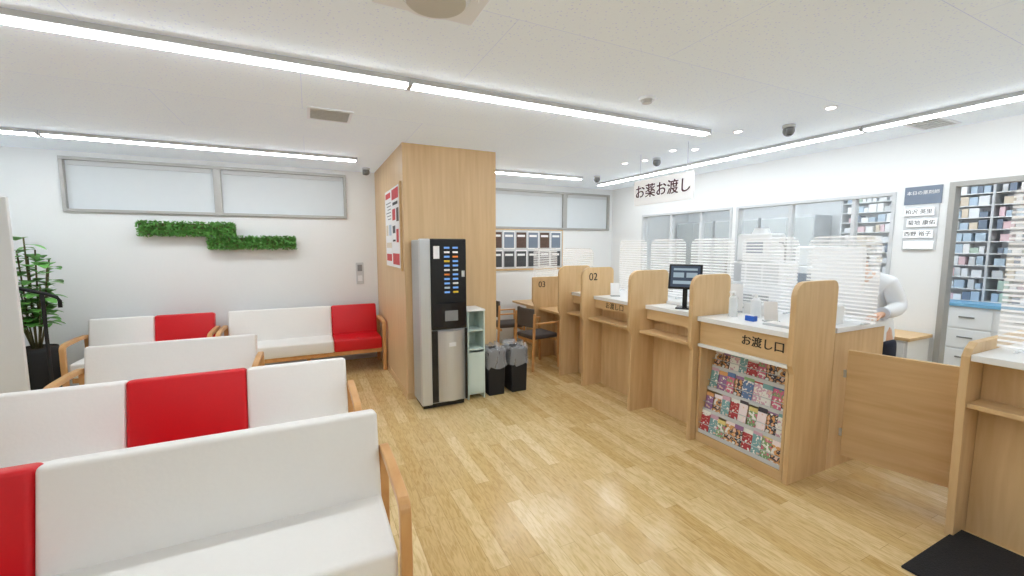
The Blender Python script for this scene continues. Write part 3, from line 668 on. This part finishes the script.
for i,(y,lab) in enumerate(((4.0,'right'),(4.85,'middle'),(5.7,'left'))):
    t=thing('tall_cabinet',f'tall white dispensary cabinet behind the glass, {lab} of three','cabinet',(6.75,y,0),0,'tall dispensary cabinets')
    build(box(B(),-.2,.22,-.4,.4,0,2.05),'body','lgrey',t)
    for s in (-1,1):
        d=build(box(B(),-.215,-.2005,min(0,s*.395)+.003,max(0,s*.395)-.003,1.1,2.02,.003),'door','acryl2',t); build(box(B(),-.225,-.2155,s*.04-.006,s*.04+.006,1.3,1.5),'handle','grey',d)
        d=build(box(B(),-.215,-.2005,min(0,s*.395)+.003,max(0,s*.395)-.003,.05,1.06,.003),'door','white',t); build(box(B(),-.225,-.2155,s*.04-.006,s*.04+.006,.8,.95),'handle','grey',d)
t=thing('work_table','white work table inside the dispensary','table',(5.75,3.6,0))
build(box(B(),-.3,.3,-1.2,1.2,.87,.9,.004),'top','white',t)
for sx in (-.27,.27):
    for sy in (-1.15,1.15): build(box(B(),sx-.02,sx+.02,sy-.02,sy+.02,0,.87),'leg','alu',t)
t=thing('monitor','dark computer monitor on the dispensary work table','monitor',(5.75,4.1,.9),.5)
build(box(B(),-.1,.1,-.08,.08,0,.012),'base','black',t); build(box(B(),-.02,.02,.0,.02,.012,.15),'stand','black',t); build(box(B(),-.015,.015,-.24,.24,.15,.45,.005),'panel','black',t,loc=(-.018,0,0))
t=thing('wrapping_machine','white tablet wrapping machine on the dispensary work table','machine',(5.8,3.1,.9))
build(box(B(),-.22,.22,-.3,.3,0,.45,.02,3),'body','plastic',t); build(box(B(),-.15,.18,-.22,.22,.451,.7,.03,3),'hopper','white',t); build(box(B(),-.228,-.2205,-.15,.15,.2,.36),'panel','slate',t)
# ------------------------------------------------ person
def skin(name,verts,edges,m,parent,rootv=0,sub=2,loc=(0,0,0)):
    me=bpy.data.meshes.new(name); me.from_pydata([v[:3] for v in verts],edges,[]); me.materials.append(M[m])
    o=bpy.data.objects.new(name,me); C.objects.link(o); o.parent=parent; o.location=loc
    md=o.modifiers.new('skin','SKIN'); md.use_smooth_shade=True
    for i,v in enumerate(verts):
        r=v[3]; r=r if isinstance(r,tuple) else (r,r)
        me.skin_vertices[0].data[i].radius=r; me.skin_vertices[0].data[i].use_root=(i==rootv)
    s=o.modifiers.new('sub','SUBSURF'); s.levels=sub; s.render_levels=sub
    return o
per=thing('person','person in a white lab coat bending over the counter behind the reflection-striped screen','person',(4.24,1.84,0))
hd=(-.055,0,-.105)   # head lowered by the bend
V=[(0,0,.93,.11),(-.06,0,1.08,.10),(-.12,0,1.23,.12),(-.18,0,1.34,.07),(-.245,0,1.385,.048),(-.25+hd[0],0,1.50+hd[2],.065),(-.27+hd[0],0,1.56+hd[2],.085),(-.27+hd[0],0,1.62+hd[2],.07)]
E=[(0,1),(1,2),(2,3),(3,4),(4,5),(5,6),(6,7)]
def arm(s):
    b=len(V); hx=-.36
    pts=[(-.15,s*.17,1.33,.05),(-.09,s*.215,1.12,.036),(-.24,s*.23,1.095,.03),(hx+.02,s*.22,1.085,.022),(hx-.03,s*.21,1.075,.028)]
    V.extend(pts); E.append((3,b)); 
    for i in range(4): E.append((b+i,b+i+1))
    for k,(dy,L) in enumerate(((-.03,.06),(-.01,.075),(.01,.07),(.028,.052))):
        q=len(V); V.append((hx-.06,s*.21+dy,1.075,.009)); V.append((hx-.06-L*.5,s*.21+dy*1.2,1.066,.008)); V.append((hx-.06-L,s*.21+dy*1.25,1.05,.007)); E.extend([(b+4,q),(q,q+1),(q+1,q+2)])
    q=len(V); V.append((hx-.03,s*.21-s*.035,1.07,.010)); V.append((hx-.06,s*.21-s*.055,1.06,.008)); E.extend([(b+4,q),(q,q+1)])
arm(1); arm(-1)
for s in (-1,1):
    b=len(V); V.extend([(0,s*.09,.86,.085),(.0,s*.10,.48,.055),(.03,s*.10,.09,.038),(-.08,s*.11,.035,.03)]); E.extend([(0,b),(b,b+1),(b+1,b+2),(b+2,b+3)])
skin('body',V,E,'skin',per)
Vc=[(.02,0,.72,(.17,.22)),(.01,0,.90,(.16,.20)),(-.05,0,1.08,(.15,.185)),(-.11,0,1.22,(.15,.19)),(-.165,0,1.33,(.10,.12)),(-.205,0,1.37,(.06,.068))]
Ec=[(0,1),(1,2),(2,3),(3,4),(4,5)]
for s in (-1,1):
    b=len(Vc); Vc.extend([(-.15,s*.16,1.32,.078),(-.115,s*.19,1.22,.070),(-.09,s*.215,1.125,.066),(-.24,s*.23,1.10,.054),(-.33,s*.22,1.092,.046)]); Ec.extend([(4,b),(b,b+1),(b+1,b+2),(b+2,b+3),(b+3,b+4)])
skin('lab_coat',Vc,Ec,'coat',per)
build(tube(B(),[(-.27,-.02,1.32),(-.225,-.07,1.375),(-.16,-.055,1.41),(-.14,0,1.42),(-.16,.055,1.41),(-.225,.07,1.375),(-.27,.02,1.32)],.014,8),'collar','coat2',per,smooth=True)
for s in (-1,1): build(cyl(B(),(-.335,s*.219,1.091),.048,.02,'x',seg=20),'cuff','coat2',per)
skin('trousers',[(0,0,.88,.12),(0,.10,.78,.10),(0,.105,.48,.075),(.03,.105,.12,.06),(0,-.10,.78,.10),(0,-.105,.48,.075),(.03,-.105,.12,.06)],[(0,1),(1,2),(2,3),(0,4),(4,5),(5,6)],'navy',per)
for s in (-1,1): build(box(B(),-.18,.09,s*.11-.045,s*.11+.045,0.002,.075,.03,3),'shoe','white',per,smooth=True)
bm=B(); sph(bm,(-.262,0,1.605),(.1,.088,.088)); 
bmesh.ops.delete(bm,geom=[v for v in bm.verts if v.co.x<-.30 and v.co.z<1.645],context='VERTS')
build(bm,'hair','hair',per,smooth=True,loc=hd)
bm=B(); sph(bm,(-.35,0,1.55),(.016,.012,.02),10,8); build(bm,'nose','skin',per,smooth=True,loc=hd)
for s in (-1,1):
    bm=B(); sph(bm,(-.343,s*.03,1.572),(.008,.012,.006),10,8); build(bm,'eye','hair',per,smooth=True,loc=hd)
    bm=B(); sph(bm,(-.265,s*.085,1.56),(.016,.009,.028),10,8); build(bm,'ear','skin',per,smooth=True,loc=hd)
bm=B(); sph(bm,(-.343,0,1.52),(.008,.02,.005),10,8); build(bm,'mouth','pink',per,smooth=True,loc=hd)
bm=B(); box(bm,-.36,-.345,-.05,.05,1.50,1.545,.008); build(bm,'face_mask','white',per,loc=hd)
# ------------------------------------------------ world + camera
w=bpy.data.worlds.new('world'); S.world=w; w.use_nodes=True; w.node_tree.nodes['Background'].inputs[0].default_value=(.9,.95,1,1); w.node_tree.nodes['Background'].inputs[1].default_value=.6
cam=bpy.data.cameras.new('camera'); co=bpy.data.objects.new('camera',cam); C.objects.link(co)
co.location=(0,0,1.6); co.rotation_euler=(math.radians(90-5.7),0,math.radians(-25.7)); cam.sensor_width=36; cam.lens=420/1024*36; cam.clip_start=.02
S.camera=co
